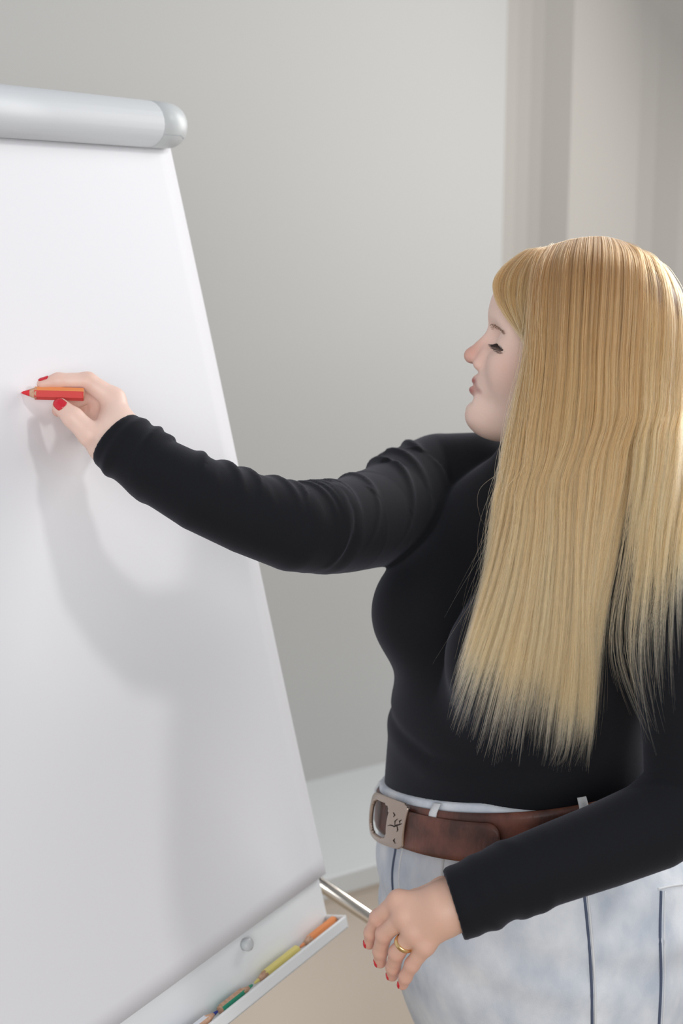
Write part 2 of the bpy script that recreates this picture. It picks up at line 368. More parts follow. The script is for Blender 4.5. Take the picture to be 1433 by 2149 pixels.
def tube_field(p, pts, rads, wr=None, ref=(0, 0, 1), n=12):
    """distance to a tapering bent tube; wr(s, theta, across) adds folds"""
    C = catmull(np.hstack([np.asarray(pts, float), np.asarray(rads, float)[:, None]]), n).astype(f32)
    seg = np.linalg.norm(np.diff(C[:, :3], axis=0), axis=1); cum = np.concatenate([[0], np.cumsum(seg)]); tot = cum[-1]
    best = np.full(len(p), 1e3, f32); S = np.zeros(len(p), f32); TH = np.zeros(len(p), f32)
    for i in range(len(C) - 1):
        a, b = C[i, :3], C[i + 1, :3]; ba = b - a; pa = p - a; t = np.clip((pa @ ba) / f32(ba @ ba), 0, 1); q = pa - t[:, None] * ba
        ln = np.sqrt((q * q).sum(1)); d = ln - (C[i, 3] + (C[i + 1, 3] - C[i, 3]) * t); m = d < best
        best[m] = d[m]; S[m] = ((cum[i] + t * seg[i]) / tot)[m]
        if wr is not None:
            tt = nrm(ba); e1 = nrm(np.asarray(ref) - np.dot(ref, tt) * tt); e2 = np.cross(tt, e1)
            th = np.arctan2(q @ e2.astype(f32), q @ e1.astype(f32)); TH[m] = th[m]
    if wr is not None:
        near = np.abs(best) < 0.02
        best[near] -= wr(S[near], TH[near])
    return best
def isosurf(fn, lo, hi, h, Bk=14, slack=1.5):
    lo = np.asarray(lo, float); hi = np.asarray(hi, float); nb = np.ceil((hi - lo) / (h * Bk)).astype(int)
    g = np.stack(np.meshgrid(*[np.arange(n) for n in nb], indexing='ij'), -1).reshape(-1, 3)
    act = g[np.abs(fn((lo + (g + 0.5) * h * Bk).astype(f32))) < h * Bk * 0.87 * slack + 0.002]
    n2 = Bk + 2; off = np.stack(np.meshgrid(*[np.arange(-1, Bk + 1)] * 3, indexing='ij'), -1).reshape(-1, 3)
    D = nb * Bk + 4; ids_all, pos_all, quads = [], [], []
    cid = lambda i: ((i[..., 0] + 2) * D[1] + (i[..., 1] + 2)) * D[2] + (i[..., 2] + 2)
    cor = np.array([[i, j, k] for i in (0, 1) for j in (0, 1) for k in (0, 1)])
    edges = [(a, b) for a in range(8) for b in range(a + 1, 8) if np.abs(cor[a] - cor[b]).sum() == 1]
    for c0 in range(0, len(act), 120):
        bl = act[c0:c0 + 120] * Bk; idx = bl[:, None, :] + off[None]
        v = fn((lo + idx.reshape(-1, 3) * h).astype(f32)).reshape(len(bl), n2, n2, n2); ins = v < 0
        cnt = sum(ins[:, i:i + n2 - 1, j:j + n2 - 1, k:k + n2 - 1].astype(np.int8) for i, j, k in cor)
        w = np.argwhere((cnt > 0) & (cnt < 8))
        if not len(w): continue
        cv = np.stack([v[w[:, 0], w[:, 1] + i, w[:, 2] + j, w[:, 3] + k] for i, j, k in cor], 1)
        acc = np.zeros((len(w), 3)); num = np.zeros(len(w))
        for a, b in edges:
            m = (cv[:, a] < 0) != (cv[:, b] < 0); t = cv[:, a] / np.where(m, cv[:, a] - cv[:, b], 1)
            acc += np.where(m[:, None], cor[a] + t[:, None] * (cor[b] - cor[a]), 0); num += m
        gi = bl[w[:, 0]] + w[:, 1:] - 1
        ids_all.append(cid(gi)); pos_all.append(lo + (gi + acc / num[:, None]) * h)
        for ax in range(3):
            sa = [slice(None), slice(1, -1), slice(1, -1), slice(1, -1)]; sb = list(sa); sb[ax + 1] = slice(2, None)
            i0 = ins[tuple(sa)]; cr = np.argwhere(i0 != ins[tuple(sb)])
            if not len(cr): continue
            gc = bl[cr[:, 0]] + cr[:, 1:]; u, w_ = (ax + 1) % 3, (ax + 2) % 3
            du = np.eye(3, dtype=int)[u]; dw = np.eye(3, dtype=int)[w_]
            q = np.stack([cid(gc - du - dw), cid(gc - dw), cid(gc), cid(gc - du)], 1)
            fl = ~i0[cr[:, 0], cr[:, 1], cr[:, 2], cr[:, 3]]; q[fl] = q[fl][:, ::-1]; quads.append(q)
    ids = np.concatenate(ids_all); pos = np.concatenate(pos_all); un, first = np.unique(ids, return_index=True)
    q = np.concatenate(quads); ok = np.isin(q, un).all(1); q = q[ok]
    return pos[first], np.searchsorted(un, q)

# ------------------------------------------------------------------ person: pose
person = empty('person', (0.21, 1.66, 0))
tag(person, 'long-haired blonde woman in a black top and pale jeans drawing on the flip chart', 'person')
# head frame
hy, hp = math.radians(14), math.radians(14)
HF = A(-math.cos(hy) * math.cos(hp), math.sin(hy) * math.cos(hp), math.sin(hp))
HL = nrm(np.cross(A(0, 0, 1), HF)); HU = np.cross(HF, HL)
HR = np.stack([HF, HL, HU]); HS = 1.07
HC = P(1217, 731, 1.645)
def hd(f, l, u): return HC + HS * (HF * f + HL * l + HU * u)
def to_head(p): return ((p - HC.astype(f32)) @ HR.T.astype(f32)) / f32(HS)
NECK = A(0.262, 1.680, 1.395)

def head_field(p):
    q = to_head(p)
    d = ell(q, (-0.010, 0, 0.030), (0.098, 0.074, 0.080))
    d = smin(d, ell(q, (0.034, 0, -0.030), (0.058, 0.060, 0.078)), 0.03)
    for s in (1, -1):
        d = smin(d, cone(q, (0.0, s * 0.050, -0.052), (0.068, s * 0.014, -0.098), 0.017, 0.015), 0.03)
        d = smin(d, ell(q, (0.058, s * 0.036, -0.036), (0.026, 0.024, 0.026)), 0.025)
        d = smin(d, cone(q, (0.083, s * 0.010, 0.010), (0.064, s * 0.046, 0.008), 0.011, 0.010), 0.02)
    d = smin(d, ell(q, (0.074, 0, 0.035), (0.028, 0.042, 0.035)), 0.03)
    d = smin(d, ell(q, (0.078, 0, -0.062), (0.0215, 0.027, 0.023)), 0.016)        # muzzle
    d = smin(d, ell(q, (0.080, 0, -0.0985), (0.0200, 0.0215, 0.0165)), 0.020)      # chin
    d = smin(d, ell(q, (0.045, 0, -0.098), (0.045, 0.034, 0.016)), 0.02)          # under the chin
    for s in (1, -1):
        d = smax(d, -ell(q, (0.097, s * 0.033, -0.010), (0.018, 0.018, 0.011)), 0.014)   # sockets
    d = smin(d, cone(q, (0.0895, 0, -0.002), (0.1105, 0, -0.0375), 0.0066, 0.0078), 0.010)  # nose
    d = smin(d, ell(q, (0.1110, 0, -0.0390), (0.0080, 0.0086, 0.0072)), 0.006)
    for s in (1, -1):
        d = smin(d, cone(q, (0.094, s * 0.009, -0.030), (0.100, s * 0.0125, -0.0435), 0.007, 0.0062), 0.008)
        d = smax(d, -ell(q, (0.106, s * 0.0062, -0.0500), (0.0060, 0.0032, 0.0035)), 0.003)
    # lips
    for s in (1, -1):
        d = smin(d, cone(q, (0.0990, 0, -0.0635), (0.0830, s * 0.022, -0.0685), 0.0038, 0.0022), 0.006)
        d = smin(d, cone(q, (0.0985, 0, -0.0755), (0.0830, s * 0.019, -0.0712), 0.0048, 0.0024), 0.006)
    for s in (1, -1):
        d = smax(d, -cone(q, (0.1045, 0, -0.0692), (0.0865, s * 0.0225, -0.0695), 0.0010, 0.0008), 0.003)
    d = smax(d, -ell(q, (0.108, 0, -0.0845), (0.010, 0.020, 0.0040)), 0.008)       # crease above the chin
    # lids round each eye
    for s in (1, -1):
        lid = sph(q, (0.0690, s * 0.0325, -0.012), 0.0158)
        d = smin(d, lid, 0.007)
        d = smax(d, -ell(q, (0.0800, s * 0.0345, -0.0165), (0.0135, 0.0180, 0.0015)), 0.0010)
    for s in (1, -1): d = smax(d, -ell(q, (0.0745, s * 0.0440, -0.0180), (0.012, 0.0125, 0.0009)), 0.0010)
    # neck
    nb_ = to_head(NECK[None].astype(f32))[0]
    d = smin(d, cone(q, (-0.022, 0, -0.050), nb_, 0.054, 0.058), 0.025)
    return d * f32(HS)

# arms (centre lines)
R_ARM = [A(0.180, 1.795, 1.375), P(905, 1022, 1.810), P(800, 1083, 1.705), P(675, 1110, 1.580), P(600, 1104, 1.545), P(430, 1042, 1.517), P(310, 975, 1.532), P(252, 930, 1.545)]
R_RAD = [0.060, 0.0665, 0.0598, 0.0520, 0.0482, 0.0412, 0.0362, 0.0350]
L_ARM = [A(0.345, 1.575, 1.375), A(0.385, 1.535, 1.33), P(1440, 1330, 1.47), P(1460, 1560, 1.43), P(1446, 1685, 1.412), P(1320, 1752, 1.392), P(1200, 1798, 1.375), P(1060, 1850, 1.364), P(955, 1899, 1.360)]
L_RAD = [0.058, 0.064, 0.060, 0.055, 0.0500, 0.0450, 0.0420, 0.0385, 0.0365]

def folds_r(s, th):
    # ridges round the sleeve: position along the sleeve, lean, height, width, middle angle, spread
    w = np.zeros_like(s)
    for s0, k, a, sg, tc, sp in FR: 
        dth = np.angle(np.exp(1j * (th - tc))).astype(f32)
        w += a * np.exp(-((s - s0 - k * dth) / sg) ** 2) * np.exp(-(dth / sp) ** 2)
    return 1.5 * w
def folds_l(s, th):
    w = np.zeros_like(s)
    for s0, k, a, sg, tc, sp in FL:
        dth = np.angle(np.exp(1j * (th - tc))).astype(f32)
        w += a * np.exp(-((s - s0 - k * dth) / sg) ** 2) * np.exp(-(dth / sp) ** 2)
    return w
FR = [(0.985, 0.00, 0.0022, 0.010, 0.0, 9), (0.955, 0.012, 0.0036, 0.010, 0.4, 1.4), (0.925, -0.01, 0.0030, 0.012, 0.8, 1.3), (0.905, 0.02, 0.0040, 0.018, 2.6, 0.9),
      (0.855, 0.03, 0.0026, 0.009, 0.3, 1.0), (0.80, 0.03, 0.0030, 0.010, 0.2, 1.0), (0.765, 0.035, 0.0026, 0.009, 0.3, 1.1), (0.70, 0.03, 0.0030, 0.009, 0.3, 1.0), (0.665, 0.02, 0.0026, 0.009, 0.3, 1.1),
      (0.615, 0.010, 0.0030, 0.007, 0.4, 1.4), (0.593, 0.004, 0.0034, 0.0065, 0.5, 1.7), (0.572, -0.004, 0.0036, 0.0065, 0.6, 1.8), (0.552, -0.012, 0.0036, 0.0065, 0.6, 1.8), (0.530, -0.02, 0.0032, 0.0065, 0.6, 1.7), (0.508, -0.03, 0.0026, 0.007, 0.5, 1.4),
      (0.40, -0.055, 0.0030, 0.009, 0.5, 1.3), (0.33, -0.03, 0.0016, 0.010, 1.0, 0.8), (0.245, -0.07, 0.0045, 0.010, 0.4, 1.2), (0.19, -0.06, 0.0040, 0.010, 0.4, 1.0), (0.14, -0.05, 0.0035, 0.010, 0.3, 1.0)]
FL = [(0.985, 0.0, 0.0015, 0.012, 0.0, 9), (0.945, 0.01, 0.0040, 0.014, 3.1, 1.3), (0.945, 0.0, 0.0016, 0.012, 0.0, 2.0), (0.905, -0.02, 0.0045, 0.016, 3.1, 1.0), (0.865, -0.02, 0.0030, 0.015, -2.6, 1.0), (0.90, 0.03, 0.0020, 0.012, 0.6, 1.0)]

TORSO = Loft([
    (0.960, 0.216, 1.645, 0.186, 0.152, 25), (1.000, 0.214, 1.645, 0.182, 0.148, 26), (1.060, 0.212, 1.647, 0.175, 0.141, 28),
    (1.120, 0.213, 1.651, 0.168, 0.136, 31), (1.200, 0.232, 1.660, 0.168, 0.126, 36), (1.280, 0.246, 1.668, 0.182, 0.114, 39),
    (1.340, 0.252, 1.672, 0.182, 0.104, 41), (1.385, 0.260, 1.676, 0.135, 0.082, 42), (1.420, 0.262, 1.680, 0.085, 0.066, 42), (1.460, 0.262, 1.676, 0.060, 0.060, 42)])
def chest_pt(f, r, z, ph=38):
    c = TORSO.at(np.array([z])); ph = math.radians(ph); F = A(-math.cos(ph), -math.sin(ph)); R = A(F[1], -F[0])
    q = A(c[0][0], c[1][0]) + F * f + R * r; return A(q[0], q[1], z)
def sweater_core(p, off=0.0, wr=True):
    d = TORSO.field(p, off)
    F = nrm(A(-math.cos(math.radians(38)), -math.sin(math.radians(38)), 0)); R_ = A(F[1], -F[0], 0)
    RR = np.stack([F, R_, A(0, 0, 1)])
    br = np.minimum(ell(p, chest_pt(0.095, 0.078, 1.235), (0.082 + off, 0.076 + off, 0.080 + off), RR), ell(p, chest_pt(0.108, -0.074, 1.215), (0.082 + off, 0.076 + off, 0.080 + off), RR))
    d = smin(d, br, 0.046)
    d = smin(d, tube_field(p, R_ARM, np.array(R_RAD) + off, folds_r if wr else None), 0.010)
    d = smin(d, tube_field(p, L_ARM, np.array(L_RAD) + off, folds_l if wr else None), 0.022)
    return d
def body_solid(p): return np.minimum(sweater_core(p, 0.0, False), head_field(p))

# ------------------------------------------------------------------ hands
def chain(p, pts, r, k=0.0):
    d = None
    for i in range(len(pts) - 1):
        c = cone(p, pts[i], pts[i + 1], r[i], r[i + 1]); d = c if d is None else smin(d, c, 0.004)
    return d
LH = dict(  # left hand, hanging: wrist, knuckle, middle joint, end joint, tip
    wrist=[P(992, 1888, 1.362), P(940, 1905, 1.358)],
    index=[P(836, 1890, 1.372), P(793, 1926, 1.388), P(779, 1957, 1.398), P(775, 1980, 1.405)],
    middle=[P(848, 1922, 1.360), P(806, 1960, 1.376), P(798, 1996, 1.388), P(798, 2019, 1.395)],
    ring=[P(868, 1955, 1.352), P(833, 1999, 1.366), P(825, 2030, 1.378), P(823, 2047, 1.386)],
    pinky=[P(893, 1984, 1.348), P(865, 2024, 1.356), P(851, 2050, 1.363), P(845, 2066, 1.369)],
    thumb=[P(930, 1870, 1.385), P(872, 1888, 1.405), P(830, 1915, 1.415), P(806, 1940, 1.420)])
LR = dict(index=[0.0105, 0.0086, 0.0076, 0.0064], middle=[0.0105, 0.0088, 0.0078, 0.0066], ring=[0.0102, 0.0084, 0.0075, 0.0064], pinky=[0.0095, 0.0076, 0.0067, 0.0058], thumb=[0.0140, 0.0108, 0.0096, 0.0080])
RH = dict(
    wrist=[P(268, 942, 1.542), P(248, 916, 1.552)],
    index=[P(238, 838, 1.578), P(184, 800, 1.574), P(122, 799, 1.566), P(90, 806, 1.5625)],
    middle=[P(238, 850, 1.594), P(188, 826, 1.598), P(142, 850, 1.583), P(122, 862, 1.574)],
    ring=[P(243, 868, 1.606), P(192, 846, 1.612), P(164, 866, 1.595), P(150, 880, 1.584)],
    pinky=[P(250, 892, 1.616), P(214, 884, 1.624), P(190, 902, 1.608), P(176, 906, 1.597)],
    thumb=[P(222, 936, 1.548), P(190, 912, 1.538), P(154, 877, 1.540), P(127, 853, 1.548)], extra=[(P(203, 868, 1.598), P(243, 898, 1.585), 0.012, 0.015)])
RR_ = dict(index=[0.0125, 0.0100, 0.0084, 0.0066], middle=[0.0120, 0.0095, 0.0082, 0.0068], ring=[0.0115, 0.0090, 0.0080, 0.0066], pinky=[0.0105, 0.0080, 0.0070, 0.0060], thumb=[0.0185, 0.0135, 0.0113, 0.0092])
def hand_field(p, H, R, wrist_r, fore, palm_r, side):
    w0_, w1_ = H['wrist']
    d = cone(p, fore, w0_, wrist_r + 0.002, wrist_r); d = smin(d, cone(p, w0_, w1_, wrist_r, wrist_r), 0.01)
    palm = None
    for f in ('index', 'middle', 'ring', 'pinky'):
        c = cone(p, w1_ + 0.25 * (H[f][0] - w1_), H[f][0], palm_r, R[f][0] + 0.0004); palm = c if palm is None else smin(palm, c, 0.014)
    th = cone(p, w1_ * 0.8 + H['thumb'][0] * 0.2, H['thumb'][0], palm_r * 1.02, R['thumb'][0])
    palm = smin(palm, th, 0.012)
    for a_, b_2, r_a, r_b in H.get('extra', ()): palm = smin(palm, cone(p, a_, b_2, r_a, r_b), 0.010)
    d = smin(d, palm, 0.015)
    fing = None
    for f in ('index', 'middle', 'ring', 'pinky'):
        c = chain(p, H[f], R[f]); fing = c if fing is None else smin(fing, c, 0.0022)
    d = smin(d, fing, 0.006)
    d = smin(d, chain(p, H['thumb'], R['thumb']), 0.006)
    return d
def left_hand(p): return hand_field(p, LH, LR, 0.0265, P(1090, 1842, 1.368), 0.0155, -1)
def right_hand(p): return hand_field(p, RH, RR_, 0.0265, P(330, 985, 1.530), 0.0165, 1)

# ------------------------------------------------------------------ person: body mesh (head, hands, inner body) in one mesh
def inner_body(p):
    d = TORSO.field(p, -0.014)
    d = smin(d, tube_field(p, R_ARM, np.array(R_RAD) - 0.011), 0.02); d = smin(d, tube_field(p, L_ARM, np.array(L_RAD) - 0.011), 0.02)
    d = smin(d, cone(p, NECK, NECK + A(0, 0, -0.08), 0.05, 0.06), 0.03)
    return np.minimum(d, legs_field(p, -0.012))
HIPS = Loft([(0.560, 0.252, 1.660, 0.110, 0.080, 20), (0.620, 0.256, 1.660, 0.150, 0.118, 20), (0.700, 0.260, 1.660, 0.190, 0.166, 20), (0.760, 0.250, 1.656, 0.200, 0.175, 20), (0.820, 0.243, 1.652, 0.207, 0.183, 21), (0.880, 0.239, 1.648, 0.209, 0.184, 22), (0.940, 0.229, 1.645, 0.202, 0.174, 23), (1.000, 0.214, 1.645, 0.188, 0.154, 26), (1.060, 0.212, 1.647, 0.181, 0.147, 28)])
def tilt(x, y): return -0.030 * ((x - 0.214) * -0.90 + (y - 1.645) * -0.44) + 0.240 * ((x - 0.214) * 0.44 + (y - 1.645) * -0.90)
HPH = math.radians(23); HFd = A(-math.cos(HPH), -math.sin(HPH), 0); HRd = A(HFd[1], -HFd[0], 0)
def leg_pts(s): c = A(0.250, 1.660, 0); return [c + HRd * s * 0.085 + A(0, 0, 0.78), c + HRd * s * 0.088 + HFd * 0.01 + A(0, 0, 0.46), c + HRd * s * 0.095 - HFd * 0.01 + A(0, 0, 0.07)]
def legs_field(p, off):
    d = HIPS.field(p, off)
    for s in (1, -1):
        a, b, c = leg_pts(s)
        d = smin(d, np.minimum(cone(p, a, b, 0.112 + off, 0.080 + off), cone(p, b, c, 0.080 + off, 0.062 + off)), 0.05)
    return d
def lerp_col(c1, c2, t): return np.asarray(c1) + (np.asarray(c2) - np.asarray(c1)) * t[:, None]
SKIN = A(0.82, 0.60, 0.51); ROSY = A(0.66, 0.35, 0.28); LIP = A(0.42, 0.13, 0.12); SCALP = A(0.26, 0.155, 0.085)
parts = []
v, q = isosurf(head_field, HC - 0.17, HC + A(0.17, 0.17, 0.14), 0.0015)
k = v[:, 2] > 1.385; parts.append((v, q))
t_ = to_head(v.astype(f32)); g = lambda c, r: np.exp(-(((t_ - np.asarray(c)) / np.asarray(r)) ** 2).sum(1))
c_ = np.tile(SKIN * 1.08, (len(v), 1))
c_ = lerp_col(c_, ROSY, np.clip(0.95 * g((0.115, 0, -0.036), (0.022, 0.022, 0.022)) + 0.40 * (g((0.06, 0.05, -0.035), (0.03, 0.03, 0.022)) + g((0.06, -0.05, -0.035), (0.03, 0.03, 0.022))) + 0.25 * g((0.08, 0, -0.098), (0.02, 0.02, 0.012)), 0, 1))
lipm = np.clip(1.5 * (g((0.100, 0, -0.0640), (0.012, 0.016, 0.0042)) + g((0.0985, 0, -0.0750), (0.012, 0.015, 0.0052)) + g((0.085, 0.017, -0.070), (0.010, 0.009, 0.004)) + g((0.085, -0.017, -0.070), (0.010, 0.009, 0.004))) - 0.25, 0, 1)
c_ = lerp_col(c_, LIP, lipm)
sc_ = 1 / (1 + np.exp(-((t_[:, 2] * 0.75 - t_[:, 0]) - 0.0) / 0.004)); sc_ = np.where((t_[:, 2] > -0.02), sc_, 0); c_ = lerp_col(c_, SCALP, sc_ * ((t_[:, 2] - 0.75 * t_[:, 0] + 0.03) > 0))
cols = [c_]
for fn, H in ((right_hand, RH), (left_hand, LH)):
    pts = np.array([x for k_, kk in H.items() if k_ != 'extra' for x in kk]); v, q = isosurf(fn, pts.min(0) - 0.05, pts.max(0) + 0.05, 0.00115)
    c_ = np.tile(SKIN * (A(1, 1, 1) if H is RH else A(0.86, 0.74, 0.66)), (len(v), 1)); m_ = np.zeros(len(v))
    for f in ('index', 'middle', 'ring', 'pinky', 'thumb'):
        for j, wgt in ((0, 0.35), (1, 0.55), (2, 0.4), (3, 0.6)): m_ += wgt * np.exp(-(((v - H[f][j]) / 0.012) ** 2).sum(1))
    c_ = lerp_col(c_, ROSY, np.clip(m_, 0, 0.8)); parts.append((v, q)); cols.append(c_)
v, q = isosurf(inner_body, (-0.30, 1.25, 0.05), (0.62, 1.98, 1.45), 0.009); parts.append((v, q)); cols.append(np.tile(SKIN, (len(v), 1)))
n0 = 0; VV, QQ = [], []
for v, q in parts: VV.append(v); QQ.append(q + n0); n0 += len(v)
body = mesh_obj('body', np.concatenate(VV), None, M['skin'], person, True, np.concatenate(QQ))
ca = body.data.color_attributes.new('tint', 'FLOAT_COLOR', 'POINT'); cc = np.concatenate(cols); ca.data.foreach_set('color', np.hstack([cc, np.ones((len(cc), 1))]).astype(f32).ravel())

# eyes
for s in (1, -1):
    c = hd(0.0692, s * 0.0325, -0.012); gaze = nrm(HF * 0.86 - HU * 0.5)
    prof = [(-0.0146 * math.cos(a), max(0.0146 * math.sin(a), 0.0002)) for a in np.linspace(0.0, math.pi, 18)]
    ey = lathe(prof, c, gaze, 28, 'eye', M['eye_white'], body); ey.data.materials.append(M['iris'])
    for p_ in ey.data.polygons:
        if np.dot(nrm(np.array(p_.center) - c), gaze) > 0.86: p_.material_index = 1
    o = MB()
    for i in range(34):                       # upper and lower lashes
        t = i / 33 * 2.45 - 1; lat = s * (0.0335 + 0.0135 * t); fw = 0.0848 - 0.0050 * t * t - (0.0035 if t > 0.2 else 0) * (t - 0.2)
        a0 = hd(fw, lat, -0.0150 - 0.0016 * t * t if t < 1 else -0.0166 - 0.003 * (t - 1)); ln = 0.0085 + 0.002 * random.random(); sp = 0.0065 * t * s + random.uniform(-.001, .001)
        o.tube([a0, a0 + HF * ln * 0.6 - HU * ln * 0.35 + HL * sp * 0.5, a0 + HF * ln * 0.95 - HU * ln * 0.35 + HL * sp], [0.00034, 0.00026, 0.00008], 5)
        if i % 2 == 0:
            a1 = hd(fw - 0.001, lat, -0.0195); o.tube([a1, a1 + HF * 0.003 - HU * 0.003 + HL * sp * 0.5], [0.00018, 0.00006], 4)
    o.build('eyelashes', M['lash'], body)
    o = MB()
    nb2 = 90; t = rng.random(nb2); up = -0.0020 + 0.0055 * np.sin(t * 2.2) - 0.004 * t + rng.uniform(-.0022, .0022, nb2) * (1 - 0.5 * t)
    a0 = hd(0.11, 0, 0) + HS * (HL * (s * (0.012 + 0.038 * t))[:, None] + HU * up[:, None])
    for _ in range(40): a0 = a0 - HF * np.clip(head_field(a0.astype(f32)) * 0.8 - 0.0002, 0, None)[:, None]
    for q_ in a0: o.tube([q_, q_ + HL * s * 0.004 + HU * 0.0018 - HF * 0.0006, q_ + HL * s * 0.0075 + HU * 0.0016 - HF * 0.0022], [0.00017, 0.00014, 0.00005], 4)
    o.build('eyebrow', M['brow'], body)

# nails
def nail(field, joint, tip, up, w, ln, name='fingernail', back=0.35):
    ax = nrm(tip - joint); up = nrm(up - np.dot(up, ax) * ax); sd = np.cross(ax, up); V = []; F = []; nu_, nv_ = 9, 9
    gj, gi = np.meshgrid(np.linspace(-1, 1, nv_), np.linspace(-1, 1, nu_), indexing='ij'); a = gi.ravel(); b = gj.ravel()
    x = a * w * np.sqrt(np.maximum(0.02, 1 - np.abs(b) ** 3.5 * 0.85)); y = b * ln - back * ln
    p = tip + ax * y[:, None] + sd * x[:, None] + up * 0.007
    for _ in range(6):
        dd = field(p.astype(f32)); g_ = np.stack([field((p + np.eye(3)[c] * 5e-4).astype(f32)) - dd for c in range(3)], 1); g_ /= np.linalg.norm(g_, axis=1)[:, None] + 1e-9
        p = p - g_ * (dd - 0.0005)[:, None]
    V = list(p + up * (0.0003 * (1 - a * a))[:, None])
    for j in range(nv_ - 1):
        for i in range(nu_ - 1):
            a = j * nu_ + i; F.append((a, a + 1, a + nu_ + 1, a + nu_))
    ob = mesh_obj(name, V, F, M['nail'], body, True); ob.modifiers.new('solid', 'SOLIDIFY').thickness = 0.0008
    return ob
camdir = lambda p: nrm(A(0, 0, CAM_H) - p)
nail(right_hand, RH['thumb'][2], RH['thumb'][3], nrm(camdir(RH['thumb'][3]) + A(0.0, 0, 0.25)), 0.0062, 0.0075, back=0.15)
nail(right_hand, RH['index'][2], RH['index'][3], nrm(A(-0.2, -0.25, 1)), 0.0050, 0.0062, back=0.2)
nail(right_hand, RH['middle'][2], RH['middle'][3], nrm(A(-0.6, -0.6, -0.3)), 0.0052, 0.0065, back=0.1)
for f, w in (('index', 0.0048), ('middle', 0.0050), ('ring', 0.0046), ('pinky', 0.0040)):
    j, t = LH[f][2], LH[f][3]; ax = nrm(t - j)
    nail(left_hand, j, t, nrm(A(-0.85, -0.35, 0.1)), w, 0.0055, back=-0.15)
# ring on the left ring finger
a, b = LH['ring'][0], LH['ring'][1]; c = a + 0.56 * (b - a); ax = nrm(b - a); rr = 0.56 * (LR['ring'][1] - LR['ring'][0]) + LR['ring'][0]
lathe([(-0.0026, rr + 0.0002), (-0.0026, rr + 0.0012), (-0.0012, rr + 0.0019), (0.0012, rr + 0.0019), (0.0026, rr + 0.0012), (0.0026, rr + 0.0002)], c, ax, 40, 'finger_ring', M['gold'], person)['label'] = 'plain gold ring on the finger'

# ------------------------------------------------------------------ sweater
RW, LW = R_ARM[-1], L_ARM[-1]; RWd = nrm(R_ARM[-1] - R_ARM[-2]); LWd = nrm(L_ARM[-1] - L_ARM[-2])
RCn = nrm(nrm(P(1, 0, 1) * 0 + (P(238, 921, 1.55) - P(300, 975, 1.535)))); LCn = nrm(P(950, 1900, 1.360) - P(1040, 1872, 1.364))
RCp = P(240, 922, 1.55); LCp = P(951, 1900, 1.360)
def sweater_field(p):
    d = sweater_core(p)
    # mock neck collar
    up = nrm(hd(-0.022, 0, -0.050) - NECK)
    d = smin(d, cone(p, NECK + up * -0.02, NECK + up * 0.035, 0.066, 0.062), 0.03)
    d = np.where(((p - NECK.astype(f32)) ** 2).sum(1) < 0.0144, smax(d, (p - (NECK + up * 0.050).astype(f32)) @ up.astype(f32), 0.004), d)
    # soft folds in the belly and across the chest
    z = p[:, 2]; fr_ = (p[:, 0] - 0.213) * -0.86 + (p[:, 1] - 1.65) * -0.51; lf_ = (p[:, 0] - 0.213) * 0.51 + (p[:, 1] - 1.65) * -0.86
    fm = np.clip((fr_ - 0.02) / 0.08, 0, 1) * (p[:, 1] > 1.47)
    d = d + fm * (0.0026 * np.exp(-((z - 1.088 - 0.10 * np.abs(lf_ - 0.02)) / 0.007) ** 2) - 0.0018 * np.exp(-((z - 1.070 - 0.10 * np.abs(lf_ - 0.02)) / 0.012) ** 2))
    far = (p - RCp.astype(f32)) @ RCn.astype(f32); near = np.sqrt(((p - RCp.astype(f32)) ** 2).sum(1)) < 0.09
    d = np.where(near, smax(d, far, 0.003), d)
    far = (p - LCp.astype(f32)) @ LCn.astype(f32); near = np.sqrt(((p - LCp.astype(f32)) ** 2).sum(1)) < 0.09
    d = np.where(near, smax(d, far, 0.003), d)
    # openings of the cuffs
    d = smax(d, -cone(p, RCp - RCn * 0.02, RCp + RCn * 0.03, 0.0305, 0.0305), 0.003)
    d = smax(d, -cone(p, LCp - LCn * 0.02, LCp + LCn * 0.03, 0.0305, 0.0305), 0.003)
    return np.maximum(d, 1.0 - p[:, 2] - 5.0 * (p[:, 1] < 1.44) - 5.0 * (p[:, 0] > 0.40))
v, q = isosurf(sweater_field, (-0.30, 1.28, 0.93), (0.50, 1.95, 1.56), 0.0026)
sw = mesh_obj('sweater', v, None, M['knit'], person, True, q); sw['label'] = 'tight black long-sleeved top'

# ------------------------------------------------------------------ jeans and shoes
def jeans_field(p):
    d = legs_field(p, 0.0); d = smax(d, p[:, 2] - 1.037 - tilt(p[:, 0], p[:, 1]), 0.002)
    for z0, a_ in ((0.90, 0.0014), (0.86, 0.0012)): d = d - a_ * np.sin(p[:, 2] * 90 + p[:, 0] * 25) * np.exp(-((p[:, 2] - z0) / 0.05) ** 2)
    return np.maximum(d, 0.045 - p[:, 2])
v, q = isosurf(jeans_field, (-0.05, 1.38, 0.0), (0.52, 1.94, 1.07), 0.004)
je = mesh_obj('jeans', v, None, M['denim'], person, True, q); je['label'] = 'pale washed blue jeans'
bvh = BVHTree.FromPolygons([tuple(x) for x in v], [tuple(int(i) for i in x) for x in q])
def on_jeans(px, py, lift=0.0):
    r = nrm(ray(px, py)); h = bvh.ray_cast(Vector((0, 0, CAM_H)), Vector(r))
    if h[0] is None: return None
    return np.array(h[0]) + np.array(h[1]) * lift * (1 if np.dot(h[1], r) < 0 else -1)
def seam(pts, r, m, name='seam', lift=0.0004):
    q = [on_jeans(x, y, lift) for x, y in catmull(np.array([(x, y, 0) for x, y in pts], float), 24)[:, :2]]; q = [x for x in q if x is not None]
    if len(q) > 2:
        o = MB(); o.tube(q, r, 8); return o.build(name, m, je, True)
